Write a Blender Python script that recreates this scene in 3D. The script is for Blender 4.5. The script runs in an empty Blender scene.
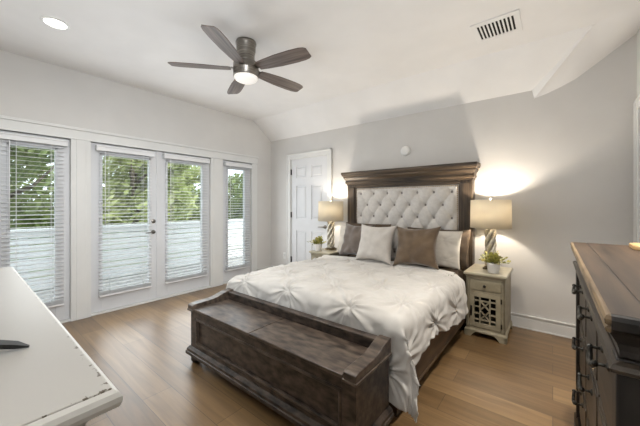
import bpy, bmesh, math, random
from math import sin, cos, pi, radians, exp, sqrt, atan2, hypot
from mathutils import Vector, Matrix, noise

S = bpy.context.scene
COL = S.collection
random.seed(4)

# ------------------------------------------------------------------ camera
cam_data = bpy.data.cameras.new('camera')
cam = bpy.data.objects.new('camera', cam_data)
COL.objects.link(cam)
cam.location = (0, 0, 1.30)
cam.rotation_euler = (radians(90), 0, radians(38.78))
cam_data.sensor_fit = 'HORIZONTAL'
cam_data.sensor_width = 36.0
cam_data.lens = 36.0 * 289.7 / 640.0
cam_data.shift_y = -(213.0 - 204.6) / 640.0
cam_data.clip_start = 0.02
S.camera = cam

# ------------------------------------------------------------------ world, exposure
S.view_settings.view_transform = 'Standard'
S.view_settings.look = 'None'
S.view_settings.gamma = 1.0
S.view_settings.use_curve_mapping = False
S.view_settings.exposure = 0.22
W = bpy.data.worlds.new('sky')
S.world = W
W.use_nodes = True
bg = W.node_tree.nodes['Background']
bg.inputs[0].default_value = (0.86, 0.93, 1.0, 1)
bg.inputs[1].default_value = 2.4

def light(name, kind, loc, energy, color, size=0.1, rot=(0, 0, 0), **kw):
    l = bpy.data.lights.new(name, kind)
    l.energy = energy
    l.color = color
    if kind == 'AREA':
        l.shape = kw.get('shape', 'DISK')
        l.size = size
        if 'size_y' in kw: l.size_y = kw['size_y']
        if 'spread' in kw: l.spread = kw['spread']
    else:
        l.shadow_soft_size = size
    o = bpy.data.objects.new(name, l)
    o.location = loc
    o.rotation_euler = rot
    COL.objects.link(o)
    return o

# downlight by the window, in view, plus two unseen ceiling lamps added as fill
DOWN = [(-3.22, 0.50), (-0.55, 0.75), (0.1, 2.0)]
for i, (x, y) in enumerate(DOWN):
    light('downlight_and_fill', 'AREA', (x, y, 2.795), (2, 3, 15)[i], (1.0, 0.93, 0.84), 0.14, spread=radians((160, 160, 90)[i]))
# daylight pouring in through the four glazed openings, just inside the blinds
DAY = [(0.49, 0.40), (1.31, 0.56), (2.07, 0.56), (2.97, 0.42)]
for y, w in DAY:
    light('daylight', 'AREA', (-4.10, y, 1.12), 15 * w, (0.92, 0.965, 1.0), 1.7, (0, radians(-90), 0), shape='RECTANGLE', size_y=w)

# added fill lamps near the camera: one faces the ceiling, one the window wall
light('ceiling_bounce_fill', 'AREA', (-0.7, -0.12, 1.35), 26, (0.92, 0.965, 1.0), 0.9, (radians(180), 0, 0))
d_ = Vector((-4.2, 1.75, 0.95)) - Vector((-0.15, 0.2, 1.95))
light('window_wall_fill', 'AREA', (-0.15, 0.2, 1.95), 13, (0.92, 0.965, 1.0), 0.5, d_.to_track_quat('-Z', 'Y').to_euler(), spread=radians(80))
# sun on the garden side of the house (it comes from over the roof, so none of it enters the room)
light('sun', 'SUN', (8, 2, 12), 3.2, (1.0, 0.96, 0.88), 0.02, (0, radians(42), radians(12)))

# ------------------------------------------------------------------ materials
MATS = {}
def new_mat(name):
    m = bpy.data.materials.new(name)
    m.use_nodes = True
    nt = m.node_tree
    return m, nt, nt.nodes['Principled BSDF']

def lin(c):
    return tuple(((v / 255.0) / 12.92 if v / 255.0 <= 0.04045 else ((v / 255.0 + 0.055) / 1.055) ** 2.4) for v in c) + (1,)

def mat(name, c1, c2=None, scale=(8, 8, 8), rough=0.5, metal=0.0, bump=0.0, bscale=None, detail=4, lo=0.35, hi=0.65, sheen=0.0, spec=None):
    if name in MATS: return MATS[name]
    m, nt, p = new_mat(name)
    N, L = nt.nodes, nt.links
    p.inputs['Roughness'].default_value = rough
    p.inputs['Metallic'].default_value = metal
    if sheen: p.inputs['Sheen Weight'].default_value = sheen
    if spec is not None: p.inputs['Specular IOR Level'].default_value = spec
    tc = N.new('ShaderNodeTexCoord')
    mp = N.new('ShaderNodeMapping')
    mp.inputs['Scale'].default_value = scale
    L.new(tc.outputs['Object'], mp.inputs['Vector'])
    nz = N.new('ShaderNodeTexNoise')
    nz.inputs['Scale'].default_value = 1.0
    nz.inputs['Detail'].default_value = detail
    L.new(mp.outputs[0], nz.inputs['Vector'])
    cr = N.new('ShaderNodeValToRGB')
    cr.color_ramp.elements[0].position = lo
    cr.color_ramp.elements[1].position = hi
    cr.color_ramp.elements[0].color = lin(c1)
    cr.color_ramp.elements[1].color = lin(c2 or c1)
    L.new(nz.outputs['Fac'], cr.inputs[0])
    L.new(cr.outputs[0], p.inputs['Base Color'])
    if bump:
        b = N.new('ShaderNodeBump')
        b.inputs['Strength'].default_value = bump
        b.inputs['Distance'].default_value = 0.004
        src = nz
        if bscale:
            mp2 = N.new('ShaderNodeMapping'); mp2.inputs['Scale'].default_value = bscale
            L.new(tc.outputs['Object'], mp2.inputs['Vector'])
            src = N.new('ShaderNodeTexNoise'); src.inputs['Scale'].default_value = 1.0; src.inputs['Detail'].default_value = 3
            L.new(mp2.outputs[0], src.inputs['Vector'])
        L.new(src.outputs['Fac'], b.inputs['Height'])
        L.new(b.outputs[0], p.inputs['Normal'])
    MATS[name] = m
    return m

M_wall = mat('greige_wall', (210, 208, 205), (214, 212, 209), (3, 3, 3), 0.85, bump=0.05, bscale=(160, 160, 160))
M_ceil = mat('ceiling_paint', (234, 233, 232), (238, 237, 236), (3, 3, 3), 0.9, bump=0.05, bscale=(140, 140, 140))
M_trim = mat('white_trim', (218, 218, 216), (222, 222, 220), (4, 4, 4), 0.4)
M_door = mat('white_door', (212, 213, 215), (217, 218, 220), (4, 4, 4), 0.38)
M_blind = mat('white_blind', (236, 237, 238), (240, 241, 242), (4, 4, 4), 0.45)
nt_ = M_blind.node_tree; p_ = nt_.nodes['Principled BSDF']
tr_ = nt_.nodes.new('ShaderNodeBsdfTranslucent'); mx_ = nt_.nodes.new('ShaderNodeMixShader'); mx_.inputs[0].default_value = 0.1
nt_.links.new(p_.inputs['Base Color'].links[0].from_socket, tr_.inputs['Color'])
nt_.links.new(p_.outputs[0], mx_.inputs[1]); nt_.links.new(tr_.outputs[0], mx_.inputs[2]); nt_.links.new(mx_.outputs[0], nt_.nodes['Material Output'].inputs[0])
M_nickel = mat('brushed_nickel', (150, 146, 140), (180, 176, 168), (60, 60, 60), 0.28, 1.0)
M_pewter = mat('brushed_pewter', (112, 108, 102), (150, 145, 138), (8, 8, 160), 0.32, 1.0)
M_brassy = mat('antique_brass', (150, 132, 100), (190, 170, 130), (40, 40, 40), 0.3, 1.0)
M_blackmetal = mat('dark_iron', (38, 36, 34), (60, 57, 53), (50, 50, 50), 0.4, 0.8)
M_greymetal = mat('aged_iron_pull', (44, 43, 41), (96, 95, 90), (50, 50, 50), 0.38, 0.8)
M_bench = mat('bench_wood', (30, 24, 21), (84, 72, 63), (13, 26, 26), 0.36, bump=0.12, bscale=(4, 60, 60), detail=8, lo=0.36, hi=0.66)
M_benchlid = mat('bench_lid_wood', (42, 34, 29), (100, 87, 76), (10, 26, 26), 0.34, bump=0.1, bscale=(4, 60, 60), detail=8, lo=0.34, hi=0.68)
M_bedwood = mat('headboard_wood', (36, 28, 22), (104, 86, 66), (1.6, 26, 26), 0.5, bump=0.2, bscale=(2, 70, 70), detail=6, lo=0.32, hi=0.7)
M_bedpost = mat('headboard_post_wood', (36, 29, 23), (92, 76, 59), (34, 34, 1.8), 0.5, bump=0.2, bscale=(70, 70, 2), detail=6, lo=0.32, hi=0.7)
M_rail = mat('bed_rail_wood', (58, 44, 32), (98, 76, 54), (20, 2, 20), 0.5, detail=5)
M_chest_top = mat('chest_top_wood', (44, 34, 25), (82, 65, 49), (28, 2.0, 20), 0.5, bump=0.12, bscale=(60, 3, 60), detail=6, lo=0.3, hi=0.72)
M_chest_edge = mat('chest_pale_edge', (84, 68, 50), (150, 126, 94), (30, 5, 30), 0.4, detail=5, lo=0.3, hi=0.68)  # paler brown for the front edge of the chest top
M_chest = mat('chest_dark_wood', (24, 21, 19), (50, 43, 38), (24, 24, 3), 0.42, bump=0.12, bscale=(60, 60, 4), detail=6, lo=0.3, hi=0.75)
M_chest_front = mat('chest_drawer_wood', (36, 31, 27), (88, 77, 65), (24, 2.5, 24), 0.42, bump=0.12, bscale=(60, 4, 60), detail=6, lo=0.3, hi=0.75)
M_ns = mat('nightstand_paint', (142, 134, 112), (166, 157, 134), (10, 10, 10), 0.5, detail=6)
M_ns_worn = mat('nightstand_worn_edge', (150, 138, 112), (186, 178, 158), (30, 30, 30), 0.5, detail=6, lo=0.3, hi=0.5)
M_nstop = mat('nightstand_top', (164, 157, 136), (182, 175, 154), (8, 8, 8), 0.3, detail=6)
M_dark = mat('dark_shade', (22, 20, 18), (30, 27, 24), (8, 8, 8), 0.8)  # near-black colour standing in for shade in recesses
M_shade_pot = mat('white_ceramic', (226, 224, 222), (232, 230, 228), (6, 6, 6), 0.35)
M_leaf = mat('succulent_leaf', (112, 118, 52), (190, 182, 104), (22, 22, 22), 0.55, detail=3)
M_soil = mat('potting_soil', (52, 40, 30), (70, 56, 42), (60, 60, 60), 0.9)
M_lampsilver = mat('silver_leaf', (168, 162, 148), (226, 220, 206), (30, 30, 30), 0.3, 0.55, detail=4)
M_lampbase = mat('lamp_base_bronze', (110, 98, 78), (150, 136, 108), (30, 30, 30), 0.35, 0.7)
M_crystal = mat('lamp_finial_glass', (220, 218, 210), (235, 232, 226), (30, 30, 30), 0.1)
M_tuft = mat('tufted_linen', (208, 204, 199), (218, 214, 209), (30, 30, 30), 0.85, bump=0.15, bscale=(420, 420, 420), sheen=0.2)
M_button = mat('tuft_button', (128, 122, 118), (148, 142, 138), (60, 60, 60), 0.7)
M_nail = mat('nailhead_brass', (150, 126, 92), (180, 156, 120), (80, 80, 80), 0.35, 0.9)
M_comf = mat('comforter_cotton', (192, 189, 184), (202, 199, 194), (6, 6, 6), 0.88, bump=0.12, bscale=(60, 60, 60), sheen=0.15)
M_sheet = mat('brown_sheet', (82, 68, 56), (96, 82, 68), (8, 8, 8), 0.9, bump=0.1, bscale=(200, 200, 200))
M_pil_grey = mat('grey_velvet', (92, 81, 73), (112, 100, 91), (8, 8, 8), 0.75, bump=0.1, bscale=(60, 60, 60), sheen=0.5)
M_pil_brown = mat('brown_velvet', (86, 68, 48), (106, 86, 63), (8, 8, 8), 0.75, bump=0.1, bscale=(60, 60, 60), sheen=0.5)
M_pil_white = mat('cream_linen', (194, 189, 183), (204, 199, 193), (12, 12, 12), 0.9, bump=0.15, bscale=(300, 300, 300))
M_pil_sham = mat('cream_sham', (198, 192, 182), (208, 202, 192), (12, 12, 12), 0.9, bump=0.1, bscale=(60, 60, 60))
M_pil_bsham = mat('taupe_sham', (74, 62, 50), (90, 76, 62), (12, 12, 12), 0.85, bump=0.1, bscale=(200, 200, 200))
M_white_plastic = mat('white_plastic', (232, 232, 230), (236, 236, 234), (6, 6, 6), 0.4)
M_blackplastic = mat('black_plastic', (20, 20, 20), (28, 28, 28), (6, 6, 6), 0.35)
M_board = mat('pale_wood', (176, 140, 92), (206, 172, 122), (30, 3, 30), 0.45, detail=5)
M_deck = mat('deck_board', (150, 148, 144), (172, 170, 166), (2, 20, 20), 0.7)
M_bark = mat('bark', (74, 66, 56), (104, 94, 82), (12, 12, 4), 0.9)
M_fence = mat('white_fence_paint', (224, 225, 224), (232, 233, 232), (4, 4, 20), 0.6)

def leaf_tree(name, c1, c2):
    m = mat(name, c1, c2, (2.2, 2.2, 2.2), 0.5, detail=5, lo=0.35, hi=0.65)
    nt = m.node_tree; p = nt.nodes['Principled BSDF']
    tr = nt.nodes.new('ShaderNodeBsdfTranslucent'); mx = nt.nodes.new('ShaderNodeMixShader'); mx.inputs[0].default_value = 0.4
    nt.links.new(p.inputs['Base Color'].links[0].from_socket, tr.inputs['Color'])
    nt.links.new(p.outputs[0], mx.inputs[1]); nt.links.new(tr.outputs[0], mx.inputs[2])
    nt.links.new(mx.outputs[0], nt.nodes['Material Output'].inputs[0])
    return m
M_tree1 = leaf_tree('tree_leaf_deep', (92, 112, 62), (150, 164, 100))
M_tree2 = leaf_tree('tree_leaf_fresh', (142, 156, 98), (204, 210, 154))

# white distressed paint for the media dresser
def make_distressed():
    m, nt, p = new_mat('distressed_white_paint')
    N, L = nt.nodes, nt.links
    p.inputs['Roughness'].default_value = 0.42
    tc = N.new('ShaderNodeTexCoord')
    n1 = N.new('ShaderNodeTexNoise'); n1.inputs['Scale'].default_value = 55; n1.inputs['Detail'].default_value = 5; n1.inputs['Roughness'].default_value = 0.65
    L.new(tc.outputs['Object'], n1.inputs['Vector'])
    # paint wears through along the rim of the top: distance to the right end and to the front edge
    sp = N.new('ShaderNodeSeparateXYZ'); L.new(tc.outputs['Object'], sp.inputs[0])
    def m2(op, a, b):
        n = N.new('ShaderNodeMath'); n.operation = op
        for k, v in enumerate((a, b)):
            if isinstance(v, (int, float)): n.inputs[k].default_value = v
            else: L.new(v, n.inputs[k])
        return n.outputs[0]
    dx = m2('SUBTRACT', 0.853, sp.outputs['X']); dy = m2('SUBTRACT', 0.213, sp.outputs['Y'])
    dm = m2('MINIMUM', dx, dy)
    w1 = m2('MAXIMUM', m2('SUBTRACT', 1.0, m2('DIVIDE', dm, 0.012)), 0.0)
    wc = m2('MAXIMUM', m2('SUBTRACT', 1.0, m2('DIVIDE', m2('ADD', dx, dy), 0.09)), 0.0)
    val = m2('ADD', n1.outputs['Fac'], m2('ADD', m2('MULTIPLY', w1, 0.13), m2('MULTIPLY', wc, 0.10)))
    r1 = N.new('ShaderNodeValToRGB'); r1.color_ramp.elements[0].position = 0.70; r1.color_ramp.elements[1].position = 0.72
    L.new(val, r1.inputs[0])
    mx = N.new('ShaderNodeMix'); mx.data_type = 'RGBA'
    mx.inputs[6].default_value = lin((184, 180, 173)); mx.inputs[7].default_value = lin((96, 86, 72))
    L.new(r1.outputs[0], mx.inputs[0]); L.new(mx.outputs[2], p.inputs['Base Color'])
    return m
M_whitepaint = make_distressed()
M_whitelip = mat('white_paint_lip', (200, 197, 190), (206, 203, 196), (5, 5, 5), 0.4)

def make_floor():
    m, nt, p = new_mat('oak_plank_floor')
    N, L = nt.nodes, nt.links
    tc = N.new('ShaderNodeTexCoord')
    br = N.new('ShaderNodeTexBrick')
    br.offset = 0.37; br.offset_frequency = 2
    br.inputs['Scale'].default_value = 1.0
    br.inputs['Brick Width'].default_value = 1.55
    br.inputs['Row Height'].default_value = 0.19
    br.inputs['Mortar Size'].default_value = 0.0016
    br.inputs['Mortar Smooth'].default_value = 0.2
    br.inputs['Bias'].default_value = 0.0
    br.inputs['Color1'].default_value = lin((114, 88, 57))
    br.inputs['Color2'].default_value = lin((143, 115, 79))
    br.inputs['Mortar'].default_value = lin((72, 57, 42))
    L.new(tc.outputs['Object'], br.inputs['Vector'])
    mp = N.new('ShaderNodeMapping'); mp.inputs['Scale'].default_value = (1.6, 22, 1)
    L.new(tc.outputs['Object'], mp.inputs['Vector'])
    nz = N.new('ShaderNodeTexNoise'); nz.inputs['Scale'].default_value = 1.0; nz.inputs['Detail'].default_value = 7; nz.inputs['Distortion'].default_value = 0.8
    L.new(mp.outputs[0], nz.inputs['Vector'])
    cr = N.new('ShaderNodeValToRGB')
    cr.color_ramp.elements[0].position = 0.3; cr.color_ramp.elements[0].color = (0.62, 0.60, 0.57, 1)
    cr.color_ramp.elements[1].position = 0.7; cr.color_ramp.elements[1].color = (1.06, 1.06, 1.06, 1)
    L.new(nz.outputs['Fac'], cr.inputs[0])
    mx = N.new('ShaderNodeMix'); mx.data_type = 'RGBA'; mx.blend_type = 'MULTIPLY'; mx.inputs[0].default_value = 1.0
    L.new(br.outputs['Color'], mx.inputs[6]); L.new(cr.outputs[0], mx.inputs[7])
    L.new(mx.outputs[2], p.inputs['Base Color'])
    p.inputs['Roughness'].default_value = 0.4
    p.inputs['Coat Weight'].default_value = 0.45; p.inputs['Coat Roughness'].default_value = 0.3
    b = N.new('ShaderNodeBump'); b.inputs['Strength'].default_value = 0.12; b.inputs['Distance'].default_value = 0.003
    L.new(nz.outputs['Fac'], b.inputs['Height']); L.new(b.outputs[0], p.inputs['Normal'])
    return m
M_floor = make_floor()

def make_blade():
    return mat('fan_blade_wood', (62, 53, 48), (128, 114, 106), (2.2, 40, 40), 0.45, detail=6, lo=0.3, hi=0.7)
M_blade = make_blade()

def make_glass():
    m = bpy.data.materials.new('window_glass'); m.use_nodes = True
    nt = m.node_tree; nt.nodes.clear()
    o = nt.nodes.new('ShaderNodeOutputMaterial'); mx = nt.nodes.new('ShaderNodeMixShader')
    t = nt.nodes.new('ShaderNodeBsdfTransparent'); g = nt.nodes.new('ShaderNodeBsdfGlossy')
    g.inputs['Roughness'].default_value = 0.03
    t.inputs['Color'].default_value = (0.95, 0.97, 0.97, 1)
    mx.inputs[0].default_value = 0.05
    nt.links.new(t.outputs[0], mx.inputs[1]); nt.links.new(g.outputs[0], mx.inputs[2]); nt.links.new(mx.outputs[0], o.inputs[0])
    return m
M_glass = make_glass()

def make_shade():
    m = bpy.data.materials.new('lamp_shade_linen'); m.use_nodes = True
    nt = m.node_tree; nt.nodes.clear()
    o = nt.nodes.new('ShaderNodeOutputMaterial'); mx = nt.nodes.new('ShaderNodeMixShader')
    d = nt.nodes.new('ShaderNodeBsdfDiffuse'); t = nt.nodes.new('ShaderNodeBsdfTranslucent')
    nz = nt.nodes.new('ShaderNodeTexNoise'); nz.inputs['Scale'].default_value = 180
    cr = nt.nodes.new('ShaderNodeValToRGB')
    cr.color_ramp.elements[0].color = lin((214, 206, 188)); cr.color_ramp.elements[1].color = lin((226, 218, 200))
    nt.links.new(nz.outputs['Fac'], cr.inputs[0])
    nt.links.new(cr.outputs[0], d.inputs['Color'])
    t.inputs['Color'].default_value = lin((226, 218, 200))
    mx.inputs[0].default_value = 0.2
    nt.links.new(d.outputs[0], mx.inputs[1]); nt.links.new(t.outputs[0], mx.inputs[2]); nt.links.new(mx.outputs[0], o.inputs[0])
    return m
M_shade = make_shade()

def emit(name, color, strength):
    m, nt, p = new_mat(name)
    p.inputs['Base Color'].default_value = (1, 1, 1, 1)
    p.inputs['Emission Color'].default_value = color
    p.inputs['Emission Strength'].default_value = strength
    return m
M_lens = emit('downlight_lens', (1, 0.97, 0.92, 1), 6.0)
M_bulb = emit('lamp_bulb', (1, 0.88, 0.70, 1), 3.0)
M_diff = emit('frosted_glass_lit', (1, 0.95, 0.88, 1), 0.35)
M_diff.node_tree.nodes['Principled BSDF'].inputs['Base Color'].default_value = lin((226, 223, 218))

# ------------------------------------------------------------------ geometry helpers
class MB:
    def __init__(s): s.bm = bmesh.new()
    def add(s, tmp, mtx=None):
        if mtx is not None: bmesh.ops.transform(tmp, matrix=mtx, verts=tmp.verts)
        vm = {}
        for v in tmp.verts: vm[v] = s.bm.verts.new(v.co)
        for f in tmp.faces:
            try:
                nf = s.bm.faces.new([vm[v] for v in f.verts]); nf.smooth = f.smooth
            except ValueError: pass
        tmp.free(); return s
    def box(s, x0, x1, y0, y1, z0, z1, bev=0.0, seg=2, mtx=None):
        t = bmesh.new()
        bmesh.ops.create_cube(t, size=1.0)
        bmesh.ops.transform(t, matrix=Matrix.Translation(((x0 + x1) / 2, (y0 + y1) / 2, (z0 + z1) / 2)) @ Matrix.Diagonal((abs(x1 - x0), abs(y1 - y0), abs(z1 - z0), 1)), verts=t.verts)
        if bev > 0: bmesh.ops.bevel(t, geom=t.edges[:], offset=bev, segments=seg, profile=0.5, affect='EDGES')
        return s.add(t, mtx)
    def loft(s, levels, mtx=None):
        """levels: (x0,x1,y0,y1,z) rectangles from bottom to top, closed"""
        t = bmesh.new(); rings = []
        for x0, x1, y0, y1, z in levels:
            rings.append([t.verts.new(p) for p in ((x0, y0, z), (x1, y0, z), (x1, y1, z), (x0, y1, z))])
        for a, b in zip(rings, rings[1:]):
            for i in range(4): t.faces.new((a[i], a[(i + 1) % 4], b[(i + 1) % 4], b[i]))
        t.faces.new(rings[0][::-1]); t.faces.new(rings[-1])
        return s.add(t, mtx)
    def lathe(s, prof, c=(0, 0, 0), n=32, mtx=None, smooth=True):
        t = bmesh.new(); rings = []
        for r, z in prof:
            if r < 1e-6: rings.append([t.verts.new((c[0], c[1], c[2] + z))])
            else: rings.append([t.verts.new((c[0] + r * cos(2 * pi * i / n), c[1] + r * sin(2 * pi * i / n), c[2] + z)) for i in range(n)])
        for a, b in zip(rings, rings[1:]):
            for i in range(n):
                j = (i + 1) % n
                if len(a) == 1 and len(b) == 1: continue
                if len(a) == 1: f = t.faces.new((a[0], b[j], b[i]))
                elif len(b) == 1: f = t.faces.new((a[i], a[j], b[0]))
                else: f = t.faces.new((a[i], a[j], b[j], b[i]))
                f.smooth = smooth
        if len(rings[0]) > 1: t.faces.new(rings[0][::-1])
        if len(rings[-1]) > 1: t.faces.new(rings[-1])
        return s.add(t, mtx)
    def tube(s, pts, r, n=10, mtx=None, cap=True):
        t = bmesh.new(); rings = []
        pts = [Vector(p) for p in pts]
        for i, p in enumerate(pts):
            d = (pts[min(i + 1, len(pts) - 1)] - pts[max(i - 1, 0)]).normalized()
            up = Vector((0, 0, 1)) if abs(d.z) < 0.9 else Vector((1, 0, 0))
            a = d.cross(up).normalized(); b = d.cross(a)
            rr = r[i] if isinstance(r, (list, tuple)) else r
            rings.append([t.verts.new(p + a * rr * cos(2 * pi * k / n) + b * rr * sin(2 * pi * k / n)) for k in range(n)])
        for a, b in zip(rings, rings[1:]):
            for k in range(n):
                f = t.faces.new((a[k], a[(k + 1) % n], b[(k + 1) % n], b[k])); f.smooth = True
        if cap: t.faces.new(rings[0][::-1]); t.faces.new(rings[-1])
        return s.add(t, mtx)
    def prism(s, poly, axis, a0, a1, bev=0.0, mtx=None):
        """poly of 2-D points; axis 'x': points are (y,z); 'y': (x,z); 'z': (x,y)"""
        t = bmesh.new()
        def P(p, a):
            return (a, p[0], p[1]) if axis == 'x' else (p[0], a, p[1]) if axis == 'y' else (p[0], p[1], a)
        A = [t.verts.new(P(p, a0)) for p in poly]; B = [t.verts.new(P(p, a1)) for p in poly]
        n = len(poly)
        for i in range(n): t.faces.new((A[i], A[(i + 1) % n], B[(i + 1) % n], B[i]))
        t.faces.new(A[::-1]); t.faces.new(B)
        bmesh.ops.recalc_face_normals(t, faces=t.faces)
        if bev: bmesh.ops.bevel(t, geom=t.edges[:], offset=bev, segments=2, profile=0.5, affect='EDGES')
        return s.add(t, mtx)
    def grid(s, fn, nu, nv, mtx=None, smooth=True):
        t = bmesh.new()
        V = [[t.verts.new(fn(i / nu, j / nv)) for i in range(nu + 1)] for j in range(nv + 1)]
        for j in range(nv):
            for i in range(nu):
                f = t.faces.new((V[j][i], V[j][i + 1], V[j + 1][i + 1], V[j + 1][i])); f.smooth = smooth
        return s.add(t, mtx)
    def poly(s, pts):
        s.bm.faces.new([s.bm.verts.new(p) for p in pts]); return s

ORIG = {}
def link(name, mb, m, parent=None, recalc=True):
    """one mesh object; vertices come in the frame of the thing (root) it belongs to, or the world when it has none"""
    bm = mb.bm
    if recalc: bmesh.ops.recalc_face_normals(bm, faces=bm.faces)
    root = parent
    while root is not None and root.parent is not None: root = root.parent
    if root is not None and root.name in ORIG:
        bmesh.ops.translate(bm, verts=bm.verts, vec=-Vector(ORIG[root.name]))
    me = bpy.data.meshes.new(name)
    bm.to_mesh(me); bm.free()
    me.materials.append(m)
    o = bpy.data.objects.new(name, me)
    COL.objects.link(o)
    if parent is not None: o.parent = parent
    return o

def thing(name, label, cat, loc, rotz=0.0, group=None, world=True):
    """Empty at a thing's base; with world=True its parts are modelled in world coordinates"""
    o = bpy.data.objects.new(name, None)
    o.empty_display_size = 0.05
    COL.objects.link(o)
    o.location = loc; o.rotation_euler = (0, 0, rotz)
    if world: ORIG[o.name] = tuple(loc)
    o['label'] = label; o['category'] = cat
    if group: o['group'] = group
    return o

def tag(o, label, cat, group=None, kind=None):
    o['label'] = label; o['category'] = cat
    if group: o['group'] = group
    if kind: o['kind'] = kind
    return o

def mesh_thing(name, mb, m, label, cat, group=None):
    """a thing that is one mesh: origin moved to the centre of its base"""
    bm = mb.bm
    xs = [v.co for v in bm.verts]
    c = Vector(((min(v.x for v in xs) + max(v.x for v in xs)) / 2, (min(v.y for v in xs) + max(v.y for v in xs)) / 2, min(v.z for v in xs)))
    bmesh.ops.translate(bm, verts=bm.verts, vec=-c)
    o = link(name, mb, m); o.location = c
    return tag(o, label, cat, group)

def struct(name, mb, m, recalc=True):
    o = link(name, mb, m, None, recalc); o['kind'] = 'structure'
    o['label'] = name.replace('_', ' ') + ' of the bedroom'; o['category'] = name.split('_')[0]
    return o

def struct_root(name, label):
    o = bpy.data.objects.new(name, None); COL.objects.link(o)
    o['kind'] = 'structure'; o['label'] = label; o['category'] = name.split('_')[0]
    return o

def dup(root, loc, label, rotz=None):
    r = root.copy(); COL.objects.link(r); r.location = loc
    if rotz is not None: r.rotation_euler = (0, 0, rotz)
    r['label'] = label
    for ch in list(root.children):
        c = ch.copy(); COL.objects.link(c); c.parent = r
        for g in list(ch.children):
            d = g.copy(); COL.objects.link(d); d.parent = c
    return r

# ------------------------------------------------------------------ room shell
XL, YB, XR, YF, HC = -4.19, 3.73, 0.575, -0.35, 2.81
struct('floor', MB().box(XL - 0.15, XR + 0.1, YF - 0.1, YB + 0.1, -0.06, 0.0), M_floor)

cm = MB()
cpt, dpt = (0.267, 3.33, HC), (XR, 3.13, HC)
e1, e2 = (-0.168, YB, 2.488), (-0.150, YB, 2.398)
cm.poly([(XL, YF, HC), (XR, YF, HC), dpt, cpt, (XL, 3.31, HC)])
cm.poly([(XL, 3.31, HC), cpt, e1, (XL, YB, 2.503)])
cm.poly([e1, cpt, e2])
apts = [e2, (-0.05, YB, 2.425), (0.056, YB, 2.463), (0.168, YB, 2.512), (0.342, YB, 2.635), (XR, YB, 2.806)]
bmesh.ops.remove_doubles(cm.bm, verts=cm.bm.verts, dist=1e-4)
def along(pts, t):
    L = [(Vector(b) - Vector(a)).length for a, b in zip(pts, pts[1:])]; d = t * sum(L)
    for (a, b), l in zip(zip(pts, pts[1:]), L):
        if d <= l + 1e-9: return Vector(a).lerp(Vector(b), d / l)
        d -= l
    return Vector(pts[-1])
cm.grid(lambda i, j: along(apts, i).lerp(along([e1, cpt, dpt], i), j), 24, 8)
ceil = struct('ceiling', cm, M_ceil)
sl = MB().box(XL - 0.15, XR + 0.1, YF - 0.1, YB + 0.1, 2.9, 3.0)
struct('ceiling_deck', sl, M_ceil)  # unseen slab added above the ceiling to stop light leaking in

wl = MB()
wl.box(XL - 0.15, XL, YF - 0.1, 0.19, 0, 2.9).box(XL - 0.15, XL, 3.26, YB + 0.1, 0, 2.9).box(XL - 0.15, XL, 0.19, 3.26, 2.03, 2.9)
wl.box(XL - 0.15, XL, 0.776, 0.955, 0, 2.03).box(XL - 0.15, XL, 2.466, 2.678, 0, 2.03)
struct('wall_left', wl, M_wall)
# closet door opening in the back wall
wb = MB()
DX0, DX1, DZ = -3.665, -2.835, 2.105
wb.box(XL, DX0, YB, YB + 0.12, 0, 2.9).box(DX1, XR, YB, YB + 0.12, 0, 2.9).box(DX0, DX1, YB, YB + 0.12, DZ, 2.9)
struct('wall_back', wb, M_wall)
wr = MB()
RY0, RY1 = 2.70, 3.56
wr.box(XR, XR + 0.12, YF - 0.1, RY0, 0, 2.9).box(XR, XR + 0.12, RY1, YB + 0.12, 0, 2.9).box(XR, XR + 0.12, RY0, RY1, 2.10, 2.9)
struct('wall_right', wr, M_wall)
struct('wall_front', MB().box(XL, XR, YF - 0.1, YF, 0, 2.9), M_wall)

def baseboard(name, x0, x1, y0, y1, side):
    mb = MB()
    d = 0.016
    if side == 'back':
        for zz0, zz1, dd in ((0, 0.012, 0.022), (0.012, 0.105, 0.015), (0.105, 0.125, 0.011), (0.125, 0.14, 0.019)):
            mb.box(x0, x1, YB - dd, YB, zz0, zz1, 0.002)
    elif side == 'right':
        for zz0, zz1, dd in ((0, 0.105, 0.015), (0.105, 0.125, 0.011), (0.125, 0.14, 0.017)):
            mb.box(XR - dd, XR, y0, y1, zz0, zz1, 0.002)
    elif side == 'left':
        for zz0, zz1, dd in ((0, 0.105, 0.015), (0.105, 0.125, 0.011), (0.125, 0.14, 0.017)):
            mb.box(XL, XL + dd, y0, y1, zz0, zz1, 0.002)
    else:
        mb.box(x0, x1, YF, YF + 0.015, 0, 0.14, 0.002)
    return struct(name, mb, M_trim)
baseboard('baseboard_back', DX1 + 0.095, XR, 0, 0, 'back')
baseboard('baseboard_corner', XL, DX0 - 0.10, 0, 0, 'back')
baseboard('baseboard_left', 0, 0, 3.39, YB - 0.02, 'left')
baseboard('baseboard_right', 0, 0, YF, RY0 - 0.095, 'right')
baseboard('baseboard_front', XL, XR, 0, 0, 'front')

# window wall casing
TX = XL + 0.022
hd = MB().box(XL, TX, 0.04, 3.385, 2.03, 2.135, 0.003).box(XL, TX + 0.014, 0.03, 3.395, 2.135, 2.165, 0.005)
hd.box(XL, TX + 0.008, 0.04, 3.385, 2.03, 2.045, 0.003)
struct('trim_1', hd, M_trim)
for i, (a, b) in enumerate(((0.05, 0.19), (0.776, 0.955), (2.466, 2.678), (3.26, 3.375))):
    t = MB().box(XL, TX, a, b, 0, 2.03, 0.003)
    if i in (1, 2): t.box(XL, TX + 0.005, a + 0.045, b - 0.045, 0, 2.03, 0.004)
    struct('trim_%d' % (i + 2), t, M_trim)
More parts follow.
